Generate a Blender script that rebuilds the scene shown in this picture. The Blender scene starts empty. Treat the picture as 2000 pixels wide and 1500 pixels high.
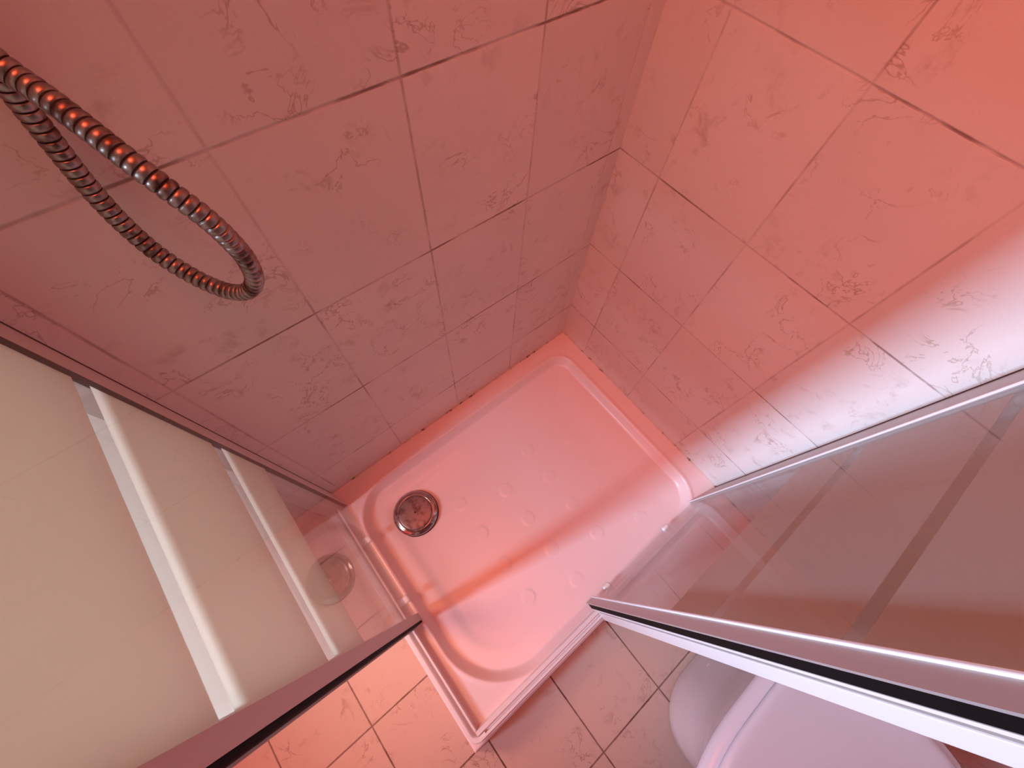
import bpy, bmesh, math
import numpy as np
from mathutils import Matrix, Vector

# ------------------------------------------------------------------ camera
S = bpy.context.scene
COL = S.collection
RX = (-0.7745595, 0.6301920, 0.0539961)      # picture right
RY = (0.5539225, 0.7170669, -0.4230660)      # picture down
RZ = (-0.3053317, -0.2977802, -0.9044886)    # viewing direction
CP = (0.6490626, 0.4259325, 1.2599722)
cam_d = bpy.data.cameras.new('camera')
cam = bpy.data.objects.new('camera', cam_d)
COL.objects.link(cam)
cam_d.sensor_width = 36.0
cam_d.lens = 14.2986
cam_d.clip_start = 0.02
cam.matrix_world = Matrix(((RX[0], -RY[0], -RZ[0], CP[0]),
                           (RX[1], -RY[1], -RZ[1], CP[1]),
                           (RX[2], -RY[2], -RZ[2], CP[2]),
                           (0, 0, 0, 1)))
S.camera = cam

# ------------------------------------------------------------------ light and exposure
world = bpy.data.worlds.new('world')
S.world = world
world.use_nodes = True
world.node_tree.nodes['Background'].inputs[0].default_value = (0.8, 0.75, 0.85, 1)
world.node_tree.nodes['Background'].inputs[1].default_value = 0.02

def area(name, loc, aim, sx, sy, power, color, spread=180):
    l = bpy.data.lights.new(name, 'AREA')
    l.shape = 'RECTANGLE'; l.size = sx; l.size_y = sy
    l.energy = power; l.color = color; l.spread = math.radians(spread)
    o = bpy.data.objects.new(name, l)
    COL.objects.link(o)
    o.location = loc
    d = Vector(aim) - Vector(loc)
    o.rotation_euler = d.to_track_quat('-Z', 'Y').to_euler()
    return o






area('daylight_gap', (2.36, 0.13, 1.45), (0.0, 0.58, 0.42), 0.18, 1.0, 10.9, (0.48, 0.73, 0.98), 54)
area('curtained_window', (2.34, 0.72, 1.4), (0.3, 0.35, 0.3), 0.85, 1.1, 3.4, (1.0, 0.08, 0.06), 110)
area('red_fill_overhead', (0.50, 0.42, 2.37), (0.0, 0.42, 0.6), 0.8, 0.7, 5.0, (1.0, 0.08, 0.004), 100)  # unseen fill added to redden the shaded tray and walls
area('pink_fill_overhead', (0.80, 0.40, 2.37), (0.0, 0.40, 0.9), 0.4, 0.4, 2.0, (1.0, 0.37, 0.28), 70)  # second added fill, aimed at the right wall; no fitting known there
area('red_fill_side', (1.9, 0.45, 0.5), (0.9, 0.42, 0.1), 0.3, 0.3, 1.2, (1.0, 0.04, 0.02), 120)  # added fill that reddens the floor and the left panes from outside
area('red_fill_low', (1.25, 0.10, 0.8), (0.95, 0.47, 0.0), 0.2, 0.2, 0.95, (1.0, 0.42, 0.26), 70)  # added fill for the bright patch of floor beside the tray

S.view_settings.view_transform = 'Standard'
S.view_settings.look = 'None'
S.view_settings.exposure = 0.0
S.view_settings.gamma = 1.0
S.view_settings.use_curve_mapping = False

# ------------------------------------------------------------------ helpers
T = 0.1077            # height of the shower tray rim
TOP = 1.95            # height of the glass

def link_mesh(name, verts, faces, mat, parent=None, smooth=False, fmat=None):
    me = bpy.data.meshes.new(name)
    me.from_pydata([tuple(map(float, v)) for v in verts], [], [tuple(map(int, f)) for f in faces])
    me.validate()
    bm = bmesh.new(); bm.from_mesh(me)
    if fmat is None:
        bmesh.ops.recalc_face_normals(bm, faces=bm.faces)
    bm.to_mesh(me); bm.free()
    mats = mat if isinstance(mat, (list, tuple)) else [mat]
    for m in mats: me.materials.append(m)
    if fmat is not None:
        me.polygons.foreach_set('material_index', list(map(int, fmat)))
    if smooth:
        me.polygons.foreach_set('use_smooth', [True] * len(me.polygons))
    o = bpy.data.objects.new(name, me)
    COL.objects.link(o)
    if parent is not None:
        o.parent = parent
        o.matrix_parent_inverse = Matrix.Translation(-parent.location)
    return o

def empty(name, loc, label, cat, group=None):
    o = bpy.data.objects.new(name, None)
    o.empty_display_size = 0.05
    COL.objects.link(o)
    o.location = loc
    o['label'] = label; o['category'] = cat
    if group: o['group'] = group
    return o

def structure(o, kind_label=None):
    o['kind'] = 'structure'
    if kind_label: o['label'] = kind_label
    return o

def bevel(o, w, seg=2, ang=35):
    b = o.modifiers.new('bevel', 'BEVEL')
    b.width = w; b.segments = seg; b.limit_method = 'ANGLE'; b.angle_limit = math.radians(ang)
    return o

def prism(name, poly, z0, z1, mat, parent=None, bev=0, lean=0.0):
    """poly is a list of (x, y); extruded upward"""
    n = len(poly)
    v = [(x, y, z0) for x, y in poly] + [(x + lean * (z1 - z0), y, z1) for x, y in poly]
    f = [tuple(range(n))[::-1], tuple(range(n, 2 * n))]
    f += [(i, (i + 1) % n, n + (i + 1) % n, n + i) for i in range(n)]
    o = link_mesh(name, v, f, mat, parent)
    if bev: bevel(o, bev)
    return o

def box(name, a, b, mat, parent=None, bev=0):
    return prism(name, [(a[0], a[1]), (b[0], a[1]), (b[0], b[1]), (a[0], b[1])], a[2], b[2], mat, parent, bev)

# ------------------------------------------------------------------ materials
def new_mat(name):
    m = bpy.data.materials.new(name); m.use_nodes = True
    nt = m.node_tree; nt.nodes.clear()
    out = nt.nodes.new('ShaderNodeOutputMaterial')
    return m, nt, out

class N:
    """small node-graph writer"""
    def __init__(s, nt): s.nt = nt
    def node(s, t, **kw):
        n = s.nt.nodes.new(t)
        for k, v in kw.items(): setattr(n, k, v)
        return n
    def put(s, sock, v):
        if isinstance(v, bpy.types.NodeSocket): s.nt.links.new(v, sock)
        elif v is not None: sock.default_value = v
    def m(s, op, a, b=None, c=None, clamp=False):
        n = s.node('ShaderNodeMath', operation=op); n.use_clamp = clamp
        s.put(n.inputs[0], a)
        if b is not None: s.put(n.inputs[1], b)
        if c is not None: s.put(n.inputs[2], c)
        return n.outputs[0]
    def noise(s, vec, scale, detail=2, rough=0.5, dist=0.0):
        n = s.node('ShaderNodeTexNoise')
        s.put(n.inputs['Vector'], vec)
        n.inputs['Scale'].default_value = scale; n.inputs['Detail'].default_value = detail
        n.inputs['Roughness'].default_value = rough; n.inputs['Distortion'].default_value = dist
        return n.outputs['Fac']
    def ramp(s, x, a, b, lo=0.0, hi=1.0):
        n = s.node('ShaderNodeMapRange'); n.interpolation_type = 'SMOOTHSTEP'
        s.put(n.inputs[0], x)
        n.inputs[1].default_value = a; n.inputs[2].default_value = b
        n.inputs[3].default_value = lo; n.inputs[4].default_value = hi
        return n.outputs[0]
    def mix(s, f, a, b):
        n = s.node('ShaderNodeMix', data_type='RGBA')
        s.put(n.inputs[0], f); s.put(n.inputs[6], a); s.put(n.inputs[7], b)
        return n.outputs[2]
    def mixs(s, f, a, b):
        n = s.node('ShaderNodeMixShader')
        s.put(n.inputs[0], f); s.nt.links.new(a, n.inputs[1]); s.nt.links.new(b, n.inputs[2])
        return n.outputs[0]

def principled(name, color, rough=0.4, metal=0.0, spec=0.5, coat=0.0, noise=None):
    m, nt, out = new_mat(name); g = N(nt)
    p = g.node('ShaderNodeBsdfPrincipled')
    p.inputs['Base Color'].default_value = (*color, 1)
    p.inputs['Roughness'].default_value = rough
    p.inputs['Metallic'].default_value = metal
    p.inputs['Specular IOR Level'].default_value = spec
    p.inputs['Coat Weight'].default_value = coat
    if noise:
        col2, scale, lo, hi = noise
        tc = g.node('ShaderNodeTexCoord')
        f = g.ramp(g.noise(tc.outputs['Object'], scale, 5, 0.6), lo, hi)
        nt.links.new(g.mix(f, (*color, 1), (*col2, 1)), p.inputs['Base Color'])
    nt.links.new(p.outputs[0], out.inputs[0])
    return m

def tile_mat(name, ua, va, u0, v0, us, vs, base, grout, mark, gw, seed, lineamt, faint=0.25, marks=1.0, edge_faint=False):
    """glazed tiles on a grid with patchily stained grout and faint squiggly marbling"""
    m, nt, out = new_mat(name); g = N(nt)
    geo = g.node('ShaderNodeNewGeometry')
    sep = g.node('ShaderNodeSeparateXYZ'); nt.links.new(geo.outputs['Position'], sep.inputs[0])
    mp = g.node('ShaderNodeMapping'); nt.links.new(geo.outputs['Position'], mp.inputs[0])
    mp.inputs['Location'].default_value = (seed, seed * 1.7, seed * 0.3)
    P = mp.outputs[0]
    lines = []; ids = []
    for ax, o, s in ((ua, u0, us), (va, v0, vs)):
        t = g.m('DIVIDE', g.m('SUBTRACT', sep.outputs[ax], o), s)
        fr = g.m('FRACT', g.m('ADD', t, 100.0))
        d = g.m('MULTIPLY', g.m('MINIMUM', fr, g.m('SUBTRACT', 1.0, fr)), s)
        ids.append(g.m('FLOOR', g.m('ADD', t, 100.0)))
        lines.append(d)
    wob = g.noise(P, 60, 3)
    wid = g.m('MULTIPLY', g.m('ADD', 0.55, wob), gw)
    stain = g.ramp(g.noise(P, 9, 3, 0.6), 0.42, 0.62, faint, 1.0)
    ls = []
    for d in lines:
        ls.append(g.m('SUBTRACT', 1.0, g.m('DIVIDE', d, wid), clamp=True))
    l0 = g.m('MULTIPLY', g.ramp(ls[0], 0.0, 0.7), lineamt[0])
    l1 = g.m('MULTIPLY', g.ramp(ls[1], 0.0, 0.7), lineamt[1])
    if edge_faint:                       # the narrow cut strip beside the corner has hardly any grout showing
        l0 = g.m('MULTIPLY', l0, g.ramp(sep.outputs[ua], 0.05, 0.12, 0.3, 1.0))
    line = g.m('MULTIPLY', g.m('MAXIMUM', l0, l1), stain)
    # per tile tone and its own piece of the pattern
    comb = g.node('ShaderNodeCombineXYZ')
    nt.links.new(ids[0], comb.inputs[0]); nt.links.new(ids[1], comb.inputs[1]); comb.inputs[2].default_value = seed
    wn = g.node('ShaderNodeTexWhiteNoise', noise_dimensions='3D'); nt.links.new(comb.outputs[0], wn.inputs['Vector'])
    off = g.node('ShaderNodeVectorMath', operation='MULTIPLY_ADD')
    nt.links.new(wn.outputs['Color'], off.inputs[0]); off.inputs[1].default_value = (5, 5, 5)
    nt.links.new(P, off.inputs[2])
    Q = off.outputs[0]
    n1 = g.noise(Q, 16, 4, 0.62, 0.9)
    vein = g.ramp(g.m('ABSOLUTE', g.m('SUBTRACT', n1, 0.5)), 0.0, 0.020, 1.0, 0.0)
    msk = g.ramp(g.noise(Q, 11, 2, 0.5), 0.50, 0.66)
    vein = g.m('MULTIPLY', vein, msk)
    patch = g.m('MULTIPLY', g.ramp(g.noise(Q, 30, 5, 0.65, 0.4), 0.52, 0.74), g.ramp(g.noise(Q, 7, 2), 0.45, 0.65))
    cloud = g.noise(Q, 5, 3, 0.5)
    speck = g.noise(P, 420, 2, 0.6)
    tone = g.m('ADD', g.m('MULTIPLY', cloud, 0.14), g.m('MULTIPLY', wn.outputs['Value'], 0.05))
    tone = g.m('ADD', tone, g.m('MULTIPLY', speck, 0.10))
    tone = g.m('ADD', tone, 0.86)
    vm = g.node('ShaderNodeVectorMath', operation='SCALE')
    vm.inputs[0].default_value = base; nt.links.new(tone, vm.inputs['Scale'])
    c = vm.outputs[0]
    c = g.mix(g.m('MULTIPLY', vein, 0.42 * marks), c, (*mark, 1))
    c = g.mix(g.m('MULTIPLY', patch, 0.34 * marks), c, (*mark, 1))
    c = g.mix(line, c, (*grout, 1))
    p = g.node('ShaderNodeBsdfPrincipled')
    nt.links.new(c, p.inputs['Base Color'])
    p.inputs['Roughness'].default_value = 0.45
    p.inputs['Specular IOR Level'].default_value = 0.3
    groove = g.m('MAXIMUM', ls[0], ls[1])
    hgt = g.m('SUBTRACT', g.m('MULTIPLY', n1, 0.25), groove)
    bp = g.node('ShaderNodeBump'); bp.inputs['Strength'].default_value = 0.35; bp.inputs['Distance'].default_value = 0.0012
    nt.links.new(hgt, bp.inputs['Height']); nt.links.new(bp.outputs[0], p.inputs['Normal'])
    nt.links.new(p.outputs[0], out.inputs[0])
    return m

TB = (0.77, 0.69, 0.655); TG = (0.16, 0.065, 0.04); TM = (0.36, 0.24, 0.17)
m_tile_a = tile_mat('tile_left', 0, 2, 0.2336, 0.2573, 0.2, 0.25, TB, TG, TM, 0.0024, 3.0, (0.50, 0.85), marks=1.3, edge_faint=True)
m_tile_b = tile_mat('tile_right', 1, 2, 0.1008, 0.2573, 0.2, 0.25, TB, TG, TM, 0.0022, 8.0, (0.40, 0.75), marks=1.3)
m_tile_f = tile_mat('tile_floor', 0, 1, 1.0701, 0.5138, 0.2, 0.2, (0.60, 0.475, 0.40), (0.09, 0.04, 0.028), (0.26, 0.15, 0.10), 0.0026, 5.0, (0.95, 0.95), 0.75, 1.5)
m_plaster = principled('plaster', (0.75, 0.66, 0.62), 0.7)
m_acryl = principled('tray_acrylic', (0.82, 0.665, 0.65), 0.30, spec=0.5)
m_white = principled('white_enamel', (0.82, 0.79, 0.79), 0.25)
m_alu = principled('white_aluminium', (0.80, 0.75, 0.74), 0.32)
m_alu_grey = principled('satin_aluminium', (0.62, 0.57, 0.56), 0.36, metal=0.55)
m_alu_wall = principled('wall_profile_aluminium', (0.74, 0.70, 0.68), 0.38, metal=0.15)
m_stile = principled('shaded_stile', (0.50, 0.44, 0.43), 0.38, metal=0.35)  # darker grey: shade of the inner faces put into the colour
m_seal = principled('black_rubber_seal', (0.004, 0.003, 0.003), 0.7, spec=0.15)
m_gasket = principled('dark_gasket', (0.06, 0.03, 0.02), 0.6)
m_plastic = principled('white_plastic', (0.85, 0.8, 0.78), 0.35)
m_porc = principled('porcelain', (0.70, 0.665, 0.685), 0.16)
m_seat = principled('seat_plastic', (0.74, 0.68, 0.72), 0.25)
m_chrome = principled('worn_chrome', (0.36, 0.32, 0.31), 0.36, metal=1.0, noise=((0.13, 0.07, 0.055), 60, 0.45, 0.7))
m_drain = principled('drain_chrome', (0.55, 0.47, 0.48), 0.14, metal=1.0, noise=((0.30, 0.22, 0.22), 28, 0.48, 0.62))
m_scale = principled('drain_limescale', (0.27, 0.21, 0.215), 0.42, metal=0.6, noise=((0.15, 0.09, 0.085), 55, 0.45, 0.66))
m_dirt = principled('hose_dirt', (0.045, 0.02, 0.014), 0.7)
m_hole = principled('dark_hole', (0.02, 0.01, 0.01), 0.8)
m_mould = principled('mouldy_sealant', (0.62, 0.50, 0.44), 0.6, noise=((0.06, 0.03, 0.02), 35, 0.52, 0.66))

STRIPES = ((0.678, 0.700), (0.888, 0.907), (1.10, 1.122))
CLEAR_TOP = 0.553

def glass_mats():
    """clear glass and the satin finish with clear stripes etched on one face"""
    res = []
    for etched in (False, True):
        m, nt, out = new_mat('satin_glass_face' if etched else 'clear_glass_face'); g = N(nt)
        tr = g.node('ShaderNodeBsdfTransparent'); tr.inputs[0].default_value = (0.955, 0.955, 0.945, 1)
        gl = g.node('ShaderNodeBsdfGlossy'); gl.inputs['Roughness'].default_value = 0.015
        lw = g.node('ShaderNodeLayerWeight'); lw.inputs['Blend'].default_value = 0.5
        fr = g.m('MULTIPLY_ADD', g.m('POWER', lw.outputs['Facing'], 5.0), 0.93, 0.07)
        sh = g.mixs(fr, tr.outputs[0], gl.outputs[0])
        if etched:
            tl = g.node('ShaderNodeBsdfTranslucent'); tl.inputs[0].default_value = (0.82, 0.67, 0.51, 1)
            df = g.node('ShaderNodeBsdfDiffuse'); df.inputs[0].default_value = (0.80, 0.76, 0.72, 1)
            fro = g.mixs(0.48, tl.outputs[0], df.outputs[0])
            geo = g.node('ShaderNodeNewGeometry')
            sep = g.node('ShaderNodeSeparateXYZ'); nt.links.new(geo.outputs['Position'], sep.inputs[0])
            z = sep.outputs[2]
            f = g.ramp(z, CLEAR_TOP - 0.001, CLEAR_TOP + 0.001)
            for a, b in STRIPES:
                inside = g.m('MULTIPLY', g.ramp(z, a - 0.001, a + 0.001), g.ramp(z, b - 0.001, b + 0.001, 1.0, 0.0))
                f = g.m('MULTIPLY', f, g.m('SUBTRACT', 1.0, inside))
            sh = g.mixs(f, sh, fro)
        nt.links.new(sh, out.inputs[0])
        res.append(m)
    return res
m_clear, m_satin = glass_mats()

# ------------------------------------------------------------------ room shell
XW, YW, ZC = 2.45, 2.20, 2.42
structure(box('floor', (0, 0, -0.05), (XW, YW, 0), m_tile_f))
structure(box('wall_left', (-0.12, -0.12, -0.05), (XW + 0.12, 0, ZC), m_tile_a))
structure(box('wall_right', (-0.12, 0, -0.05), (0, YW + 0.12, ZC), m_tile_b))
structure(box('wall_back', (0, YW, -0.05), (XW + 0.12, YW + 0.12, ZC), m_plaster))
structure(box('wall_window', (XW, 0, -0.05), (XW + 0.12, YW, ZC), m_plaster))
structure(box('ceiling', (-0.12, -0.12, ZC), (XW + 0.12, YW + 0.12, ZC + 0.1), m_plaster))

# ------------------------------------------------------------------ shower tray
def smooth(t):
    t = np.clip(t, 0, 1); return t * t * (3 - 2 * t)

TX, TY = 0.889, 0.692       # outer size of the tray at its rim
def make_tray():
    root = empty('shower_tray', (0.45, 0.35, 0), 'white acrylic rectangular shower tray in the tiled corner', 'shower tray')
    nx, ny = 362, 282
    xs = np.linspace(0.0, TX, nx); ys = np.linspace(0.0, TY, ny)
    X, Y = np.meshgrid(xs, ys, indexing='ij')
    def sdf(x0, x1, y0, y1, radii):
        # inside-positive distance of a rectangle with its own radius at each corner
        cx, cy = (x0 + x1) / 2, (y0 + y1) / 2
        r = np.where(X < cx, np.where(Y < cy, radii[0], radii[1]), np.where(Y < cy, radii[2], radii[3]))
        qx = np.abs(X - cx) - (x1 - x0) / 2 + r; qy = np.abs(Y - cy) - (y1 - y0) / 2 + r
        return -(np.minimum(np.maximum(qx, qy), 0) + np.hypot(np.maximum(qx, 0), np.maximum(qy, 0)) - r)
    d = sdf(0.058, 0.832, 0.054, 0.658, (0.055, 0.09, 0.10, 0.17))
    h = T + 0 * X
    h = h + 0.0022 * np.exp(-((d + 0.004) / 0.006) ** 2)            # low lip around the basin
    h = h - 0.004 * smooth((d + 0.002) / 0.008) - 0.018 * smooth(d / 0.020) - 0.010 * smooth(d / 0.14)
    floor_w = smooth((d - 0.05) / 0.03)
    h = h - 0.004 * floor_w * np.clip(1 - np.hypot(X - 0.71, Y - 0.18) / 0.6, 0, 1)
    for i in range(5):
        for j in range(4):                                           # round anti-slip bosses
            bx, by = 0.10 + 0.125 * i, 0.235 + 0.1 * j + (0.05 if i % 2 else 0)
            if by > 0.60: continue
            r = np.hypot(X - bx, Y - by)
            h = h + 0.0008 * floor_w * smooth((0.021 - r) / 0.006)
    # rounded outer edge on the two free sides
    e = np.minimum(TX - X, TY - Y)
    rr = 0.007
    t = np.clip(rr - e, 0, rr)
    h = h - (rr - np.sqrt(rr * rr - t * t))
    V = np.stack([X, Y, h], -1).reshape(-1, 3).tolist()
    F = []
    idx = lambda i, j: i * ny + j
    for i in range(nx - 1):
        for j in range(ny - 1):
            F.append((idx(i, j), idx(i + 1, j), idx(i + 1, j + 1), idx(i, j + 1)))
    # skirt down to the floor, flaring a little
    ring = [idx(i, 0) for i in range(nx)] + [idx(nx - 1, j) for j in range(1, ny)] + \
           [idx(i, ny - 1) for i in range(nx - 2, -1, -1)] + [idx(0, j) for j in range(ny - 2, 0, -1)]
    base = len(V)
    for k in ring:
        x, y, z = V[k]
        V.append((x + (0.018 if x > TX - 1e-6 else 0), y + (0.021 if y > TY - 1e-6 else 0), 0.0))
    n = len(ring)
    for k in range(n):
        F.append((ring[(k + 1) % n], ring[k], base + k, base + (k + 1) % n))
    o = link_mesh('basin', V, F, m_acryl, root, smooth=True, fmat=[0] * len(F))
    # edges between top and skirt stay crisp
    o.data.set_sharp_from_angle(angle=math.radians(50)) if hasattr(o.data, 'set_sharp_from_angle') else None
    # drain: chrome dome over a dark ring
    dx, dy = 0.7092, 0.1790
    zb = T - 0.0345
    def lathe(name, prof, mat, par, seg=64):
        V = []; F = []
        for r, z in prof:
            for s in range(seg):
                a = 2 * math.pi * s / seg
                V.append((dx + r * math.cos(a), dy + r * math.sin(a), zb + z))
        for i in range(len(prof) - 1):
            for s in range(seg):
                F.append((i * seg + s, i * seg + (s + 1) % seg, (i + 1) * seg + (s + 1) % seg, (i + 1) * seg + s))
        F.append(tuple(range(seg))[::-1]); F.append(tuple((len(prof) - 1) * seg + s for s in range(seg)))
        return link_mesh(name, V, F, mat, par, smooth=True)
    cap = lathe('drain_cover', [(0.057, 0.004), (0.0595, 0.0055), (0.0605, 0.008), (0.059, 0.0105), (0.054, 0.0132), (0.048, 0.0150), (0.0465, 0.0153), (0.0460, 0.0120)], m_drain, root)
    disc = lathe('cover_centre', [(0.0464, 0.0120), (0.0464, 0.01532), (0.041, 0.0161), (0.03, 0.0168), (0.018, 0.0173), (0.006, 0.0175), (0.001, 0.0175)], m_scale, cap)
    disc['label'] = 'dull stained centre of the drain cover'
    cap['label'] = 'domed chrome drain cover with stained centre'
    lathe('drain_flange', [(0.0615, -0.004), (0.0625, 0.0025), (0.0605, 0.0045), (0.052, 0.0045), (0.05, -0.004)], m_dirt, root)
    pin = lathe('drain_pin', [(0.0022, 0.0165), (0.0024, 0.0178), (0.0012, 0.0184), (0.0005, 0.0184)], m_hole, cap, 16)
    return root
make_tray()

# silicone joint along the walls, blackened in places
def joint(name, a, b, r, label):
    dirv = Vector(b) - Vector(a)
    n = 60
    V = []; F = []
    up = Vector((0, 0, 1)); side = up.cross(dirv.normalized())
    if side.y < -0.5 or side.x < -0.5: side = -side
    for i in range(n + 1):
        p = Vector(a) + dirv * i / n
        rr = r * (0.8 + 0.35 * math.sin(i * 2.3) * math.sin(i * 0.7))
        for q in ((0, 0), (0, 1.0), (0.45, 0.4), (1.0, 0)):
            V.append(p + side * q[0] * rr + up * q[1] * rr)
    for i in range(n):
        for k in range(4):
            F.append((i * 4 + k, i * 4 + (k + 1) % 4, i * 4 + 4 + (k + 1) % 4, i * 4 + 4 + k))
    F.append((0, 1, 2, 3)); F.append(tuple(n * 4 + k for k in (3, 2, 1, 0)))
    o = link_mesh(name, V, F, m_mould)
    return structure(o)
joint('trim_1', (0.003, 0, T), (0.855, 0, T), 0.0045, '')
joint('trim_2', (0, 0.003, T), (0, 0.66, T), 0.0045, '')

# ------------------------------------------------------------------ shower enclosure: wall profiles, rails, fixed panes
SL = empty('fixed_screen', (0.872, 0.20, T), 'fixed satin glass screen on the left tray edge, behind the left sliding door', 'shower screen', 'fixed shower screens')
SR = empty('fixed_screen', (0.24, 0.672, T), 'fixed satin glass screen on the right tray edge, between sliding door and toilet', 'shower screen', 'fixed shower screens')
PX = 0.838      # inner face of the left door glass
PY = 0.640      # inner face of the right door glass

prism('wall_profile', [(0.857, 0.0), (0.8385, 0.0575), (0.842, 0.0575), (0.886, 0.056), (0.886, 0.0)], T, TOP, m_alu_wall, SL, 0.0012)
prism('sealant', [(0.8572, 0.0), (0.8572, 0.0012), (0.8558, 0.0)], T, TOP, m_gasket, bpy.data.objects['wall_profile'])
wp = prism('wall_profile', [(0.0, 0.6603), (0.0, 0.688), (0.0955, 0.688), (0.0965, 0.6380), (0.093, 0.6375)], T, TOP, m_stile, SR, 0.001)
prism('lit_edge', [(0.0948, 0.6358), (0.0948, 0.6380), (0.0968, 0.6392), (0.0968, 0.6362)], T, TOP, m_alu, wp, 0.0006)  # white bead added for the bright line of the lit profile end
prism('sealant', [(0.0, 0.6588), (0.0, 0.6603), (0.0014, 0.6600)], T, TOP, m_gasket, wp)
prism('gasket', [(0.8385, 0.0575), (0.8385, 0.0590), (0.8455, 0.0590), (0.8455, 0.0575)], T + 0.012, TOP, m_gasket, bpy.data.objects['wall_profile'])

def sweep(name, prof, path, mat, parent):
    """profile (offset outward, height) carried along a path of (point, outward direction)"""
    n = len(prof); V = []; F = []
    for p, o in path:
        for a, h in prof: V.append((p[0] + o[0] * a, p[1] + o[1] * a, T + h))
    for i in range(len(path) - 1):
        for k in range(n):
            F.append((i * n + k, i * n + (k + 1) % n, (i + 1) * n + (k + 1) % n, (i + 1) * n + k))
    F.append(tuple(range(n))[::-1]); F.append(tuple((len(path) - 1) * n + k for k in range(n)))
    return link_mesh(name, V, F, mat, parent)

xi, yi = 0.858, 0.6575
prof_l = [(0, 0), (0, 0.019), (0.001, 0.021), (0.0045, 0.021), (0.0055, 0.019), (0.006, 0.004), (0.0135, 0.004), (0.014, 0.0155),
          (0.016, 0.0175), (0.023, 0.0175), (0.0255, 0.015), (0.026, 0)]
rail_l = sweep('bottom_rail', prof_l, [((xi, 0.057), (1, 0)), ((xi, yi - 0.002), (1, 0))], m_alu, SL)
prof_c = [(0.0005, 0), (0.0005, 0.004), (0.0135, 0.004), (0.014, 0.0155), (0.016, 0.0175), (0.023, 0.0175), (0.0255, 0.015), (0.026, 0)]
path = [((xi, yi - 0.002), (1, 0))]
for k in range(1, 13):                      # the outer bar swings round the corner
    a = math.radians(90 * k / 12)
    path.append(((xi, yi - 0.002), (math.cos(a), math.sin(a))))
path.append(((xi - 0.012, yi - 0.002), (0, 1)))
corner = sweep('rail_corner', prof_c, path, m_alu, rail_l)
prof_r = [(0, 0), (0, 0.0195), (0.001, 0.021), (0.0085, 0.021), (0.0093, 0.019), (0.0097, 0.010), (0.0155, 0.010), (0.016, 0.018),
          (0.0175, 0.0195), (0.0205, 0.0195), (0.022, 0.017), (0.0225, 0.010), (0.027, 0.009), (0.029, 0)]
rail_r = sweep('bottom_rail', prof_r, [((0.094, yi), (0, 1)), ((xi + 0.0040, yi), (0, 1))], m_alu, SR)
prof_t = [(0, TOP - T + 0.001), (0, TOP - T + 0.05), (0.028, TOP - T + 0.05), (0.028, TOP - T + 0.001)]
sweep('top_rail', prof_t, [((xi - 0.010, 0.0), (1, 0)), ((xi - 0.010, yi - 0.01), (1, 1))], m_alu, SL)
sweep('top_rail', prof_t, [((xi - 0.010, yi - 0.010), (1, 1)), ((0.0, yi - 0.010), (0, 1))], m_alu, SR)

def pane(name, axis, inner, a, b, z0, z1, parent, thick=0.005):
    """sheet of glass; the face turned away from the shower carries the satin finish"""
    if axis == 'x':
        P = [(inner, a), (inner + thick, a), (inner + thick, b), (inner, b)]
        outer_face = 1
    else:
        P = [(a, inner), (b, inner), (b, inner + thick), (a, inner + thick)]
        outer_face = 2
    V = [(x, y, z0) for x, y in P] + [(x, y, z1) for x, y in P]
    F = [(3, 2, 1, 0), (4, 5, 6, 7)] + [(i, (i + 1) % 4, 4 + (i + 1) % 4, 4 + i) for i in range(4)]
    fm = [0, 0] + [1 if i == outer_face else 0 for i in range(4)]
    return link_mesh(name, V, F, [m_clear, m_satin], parent, fmat=fm)

pane('fixed_pane', 'x', 0.8665, 0.030, 0.392, T + 0.0042, TOP, SL)
pane('fixed_pane', 'y', 0.6675, 0.060, 0.470, T + 0.0102, TOP, SR)
# end posts of the fixed panes
prism('end_post', [(0.8600, 0.378), (0.8860, 0.378), (0.8860, 0.398), (0.8600, 0.398)], T + 0.018, TOP, m_alu, SL, 0.0012)
prism('end_post', [(0.462, 0.6660), (0.4905, 0.6660), (0.4900, 0.6878), (0.462, 0.6878)], T + 0.018, TOP, m_alu, SR, 0.0012, lean=-0.0087)

# ------------------------------------------------------------------ sliding doors, both pushed open
def rounded_clip(name, c, sx, sy, sz, mat, parent):
    o = box(name, (c[0] - sx / 2, c[1] - sy / 2, c[2] - sz / 2), (c[0] + sx / 2, c[1] + sy / 2, c[2] + sz / 2), mat, parent)
    b = bevel(o, min(sx, sy, sz) * 0.48, 4)
    return o

dl = empty('sliding_door', (PX, 0.235, T), 'satin glass sliding door on the left, pushed open beside the chrome drain', 'shower door', 'sliding shower doors')
pane('door_glass', 'x', PX, 0.058, 0.390, T + 0.014, TOP, dl)
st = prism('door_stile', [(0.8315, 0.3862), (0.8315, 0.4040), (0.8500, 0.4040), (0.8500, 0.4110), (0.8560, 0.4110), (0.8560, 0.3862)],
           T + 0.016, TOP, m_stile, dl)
prism('magnetic_seal', [(0.8330, 0.4038), (0.8330, 0.4085), (0.8350, 0.4092), (0.8470, 0.4092), (0.8490, 0.4080), (0.8490, 0.4038)], T + 0.016, TOP, m_seal, st)
for y in (0.168, 0.344):
    rounded_clip('guide_clip', (PX - 0.002, y, T + 0.017), 0.014, 0.019, 0.011, m_plastic, dl)
dr = empty('sliding_door', (0.29, PY, T), 'satin glass sliding door on the right, pushed open in front of the toilet', 'shower door', 'sliding shower doors')
pane('door_glass', 'y', PY, 0.099, 0.484, T + 0.014, TOP, dr)
LEAN = -0.0087
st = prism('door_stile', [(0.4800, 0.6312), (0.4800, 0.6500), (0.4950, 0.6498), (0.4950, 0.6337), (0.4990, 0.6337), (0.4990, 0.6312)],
           T + 0.016, TOP, m_stile, dr, lean=LEAN)
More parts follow.
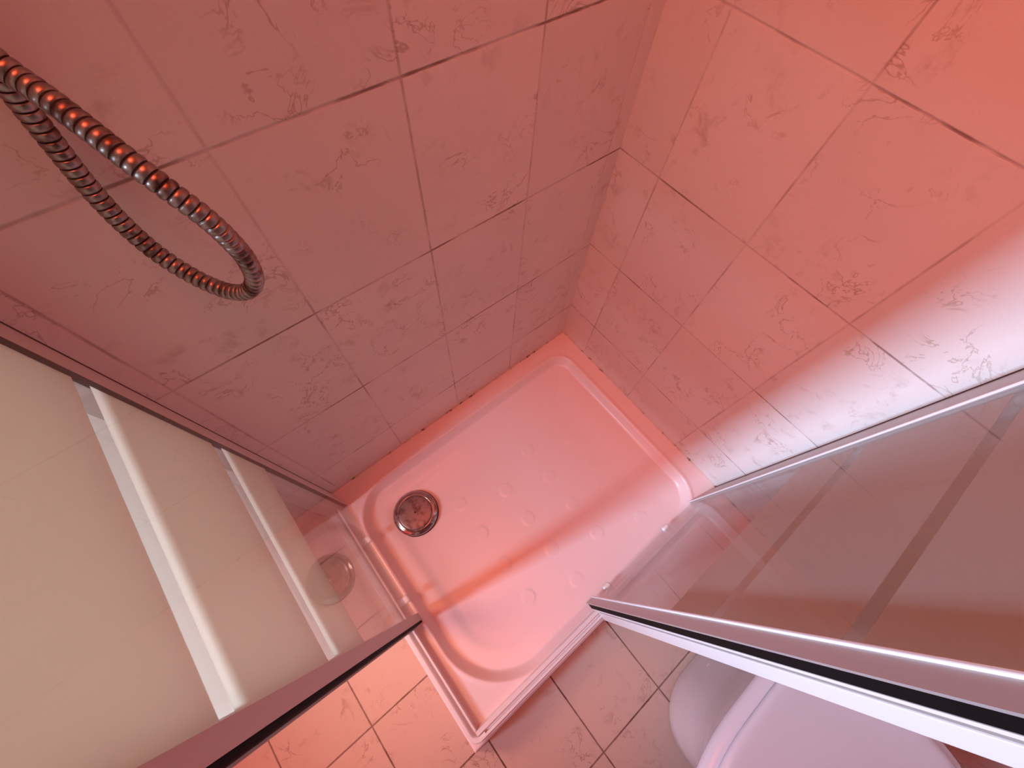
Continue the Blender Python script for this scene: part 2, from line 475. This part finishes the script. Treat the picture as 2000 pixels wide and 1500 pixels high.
prism('magnetic_seal', [(0.4945, 0.6339), (0.4965, 0.6339), (0.4965, 0.6490), (0.4945, 0.6497)], T + 0.016, TOP, m_seal, st, lean=LEAN)
prism('lit_edge', [(0.4800, 0.6499), (0.4800, 0.6532), (0.4965, 0.6532), (0.4965, 0.6499)], T + 0.016, TOP, m_alu, st, lean=LEAN)  # outer lip made white to look lit beside the darker stile
prism('lit_edge', [(0.4766, 0.6285), (0.4766, 0.6325), (0.4800, 0.6325), (0.4800, 0.6285)], T + 0.016, TOP, m_alu, st, 0.001, lean=LEAN)  # added white bead, draws the bright line where the stile catches light
for x in (0.2075, 0.4325):
    rounded_clip('guide_clip', (x, PY - 0.002, T + 0.017), 0.022, 0.013, 0.011, m_plastic, dr)

# ------------------------------------------------------------------ shower hose
def cam_point(px, py, y):
    """place where the hose crosses the vertical plane at depth y from the left wall, read along one line of sight"""
    f = 794.366
    a, b = (px - 1000) / f, (py - 750) / f
    d = [RX[k] * a + RY[k] * b + RZ[k] for k in range(3)]
    t = (y - CP[1]) / d[1]
    return Vector([CP[k] + t * d[k] for k in range(3)])

def catmull(pts, n):
    P = [pts[0] * 2 - pts[1]] + pts + [pts[-1] * 2 - pts[-2]]
    out = []
    for i in range(1, len(P) - 2):
        for s in range(n):
            t = s / n
            a, b, c, d = P[i - 1], P[i], P[i + 1], P[i + 2]
            out.append(0.5 * ((2 * b) + (c - a) * t + (2 * a - 5 * b + 4 * c - d) * t * t + (3 * b - a - 3 * c + d) * t ** 3))
    out.append(P[-2])
    return out

def make_hose():
    ctrl = [(-150, -20, 0.030), (-60, 78, 0.022), (25, 180, 0.018), (100, 275, 0.018), (170, 362, 0.021), (240, 437, 0.028), (310, 497, 0.040), (380, 541, 0.058),
            (440, 567, 0.078), (480, 570, 0.097), (497, 548, 0.112), (482, 508, 0.120), (446, 466, 0.122), (400, 424, 0.120), (330, 372, 0.110),
            (250, 312, 0.095), (170, 250, 0.077), (100, 197, 0.060), (30, 148, 0.045), (-60, 80, 0.036), (-160, 10, 0.036)]
    pts = catmull([cam_point(*c) for c in ctrl], 40)
    seg = [0.0]
    for i in range(1, len(pts)): seg.append(seg[-1] + (pts[i] - pts[i - 1]).length)
    L = seg[-1]
    pitch = 0.0064; R0 = 0.0076
    prof = ((0.0, 0.80, 1), (0.04, 0.80, 1), (0.08, 0.93, 0), (0.22, 1.0, 0), (0.5, 1.03, 0), (0.78, 1.0, 0), (0.92, 0.93, 0), (0.96, 0.80, 1))
    n = int(L / pitch)
    sta = []
    for k in range(n):
        for u, r, m in prof: sta.append(((k + u) * pitch, r * R0, m))
    ss = np.array(seg); pa = np.array([tuple(p) for p in pts])
    pos = np.stack([np.interp([s[0] for s in sta], ss, pa[:, k]) for k in range(3)], -1)
    tan = np.gradient(pos, axis=0); tan /= np.linalg.norm(tan, axis=1)[:, None] + 1e-12
    # smooth tangents
    V = []; F = []; fm = []
    K = 20
    u = np.cross(tan[0], (0, 0, 1.0)); u /= np.linalg.norm(u)
    for i in range(len(sta)):
        t = tan[i]
        u = u - t * u.dot(t); u /= np.linalg.norm(u)
        w = np.cross(t, u)
        for k in range(K):
            a = 2 * math.pi * k / K
            V.append(pos[i] + sta[i][1] * (math.cos(a) * u + math.sin(a) * w))
    for i in range(len(sta) - 1):
        for k in range(K):
            F.append((i * K + k, i * K + (k + 1) % K, (i + 1) * K + (k + 1) % K, (i + 1) * K + k))
            fm.append(1 if sta[i][2] and (sta[i + 1][2] or True) and sta[i][2] else 0)
    F.append(tuple(range(K))[::-1]); fm.append(0)
    F.append(tuple((len(sta) - 1) * K + k for k in range(K))); fm.append(0)
    o = link_mesh('shower_hose', V, F, [m_chrome, m_dirt], None, smooth=True, fmat=fm)
    o['label'] = 'ribbed chrome shower hose hanging in a loop beside the left tiled wall'
    o['category'] = 'shower hose'
    return o, pts
hose, hose_pts = make_hose()

# ------------------------------------------------------------------ toilet
def make_toilet():
    cy = 1.052
    root = empty('toilet', (0.30, cy, 0), 'white porcelain toilet with closed lid beside the shower', 'toilet')
    def outline(xb, xn, hw, n=96, frac=0.62, p=2.3):
        """back at xb, nose at xn, half width hw: squarish back, round nose"""
        xc = xb + (xn - xb) * frac
        out = []
        for k in range(n):
            a = 2 * math.pi * k / n
            c, s = math.cos(a), math.sin(a)
            if c >= 0:
                x = xc + (xn - xc) * abs(c) ** (2 / p); y = hw * math.copysign(abs(s) ** (2 / p), s)
            else:
                x = xc - (xc - xb) * abs(c) ** (2 / 4.0); y = hw * math.copysign(abs(s) ** (2 / 4.0), s)
            out.append((x, cy + y))
        return out
    def loft(name, rings, mat, parent, cap_top=True):
        n = len(rings[0][1]); V = []; F = []
        for z, r in rings:
            V += [(x, y, z) for x, y in r]
        for i in range(len(rings) - 1):
            for k in range(n):
                F.append((i * n + k, i * n + (k + 1) % n, (i + 1) * n + (k + 1) % n, (i + 1) * n + k))
        F.append(tuple(range(n))[::-1])
        if cap_top: F.append(tuple((len(rings) - 1) * n + k for k in range(n)))
        return link_mesh(name, V, F, mat, parent, smooth=True)
    bowl = [(0.0, outline(0.08, 0.521, 0.122, frac=0.67)), (0.010, outline(0.08, 0.525, 0.125, frac=0.67)), (0.04, outline(0.08, 0.524, 0.124, frac=0.67)),
            (0.12, outline(0.08, 0.524, 0.123, frac=0.66)), (0.18, outline(0.08, 0.534, 0.127, frac=0.64)), (0.24, outline(0.09, 0.562, 0.138, frac=0.62)),
            (0.30, outline(0.14, 0.610, 0.154, frac=0.56)), (0.345, outline(0.19, 0.650, 0.164, frac=0.50)),
            (0.375, outline(0.21, 0.668, 0.168, frac=0.48)), (0.385, outline(0.215, 0.662, 0.164, frac=0.48))]
    b = loft('bowl', bowl, m_porc, root)
    def ring_rel(o, k): return outline(0.197 + k, 0.702 - k, 0.190 - k, frac=0.49)
    seat = loft('seat', [(0.386, ring_rel(0, 0.012)), (0.389, ring_rel(0, 0.003)), (0.396, ring_rel(0, 0.0)), (0.403, ring_rel(0, 0.003)), (0.408, ring_rel(0, 0.010)), (0.4095, ring_rel(0, 0.02))], m_seat, root)
    lid = loft('lid', [(0.4095, ring_rel(0, 0.024)), (0.412, ring_rel(0, 0.0205)), (0.417, ring_rel(0, 0.020)), (0.4205, ring_rel(0, 0.024)), (0.4215, ring_rel(0, 0.032)),
                       (0.4205, ring_rel(0, 0.045)), (0.4185, ring_rel(0, 0.075)), (0.4175, ring_rel(0, 0.11)), (0.4175, ring_rel(0, 0.15))], m_seat, root)
    for s in (-1, 1):
        V = []; F = []; n = 20
        for x in (0, 1):
            for k in range(n):
                a = 2 * math.pi * k / n
                V.append((0.212 + 0.008 * math.cos(a), cy + s * (0.045 + 0.03 * x), 0.398 + 0.008 * math.sin(a)))
        for k in range(n): F.append((k, (k + 1) % n, n + (k + 1) % n, n + k))
        F += [tuple(range(n))[::-1], tuple(range(n, 2 * n))]
        link_mesh('hinge', V, F, m_seat, root, smooth=False)
    rounded_clip('bolt_cap', (0.352, cy - 0.1175, 0.085), 0.020, 0.012, 0.020, m_plastic, b)
    return root
make_toilet()
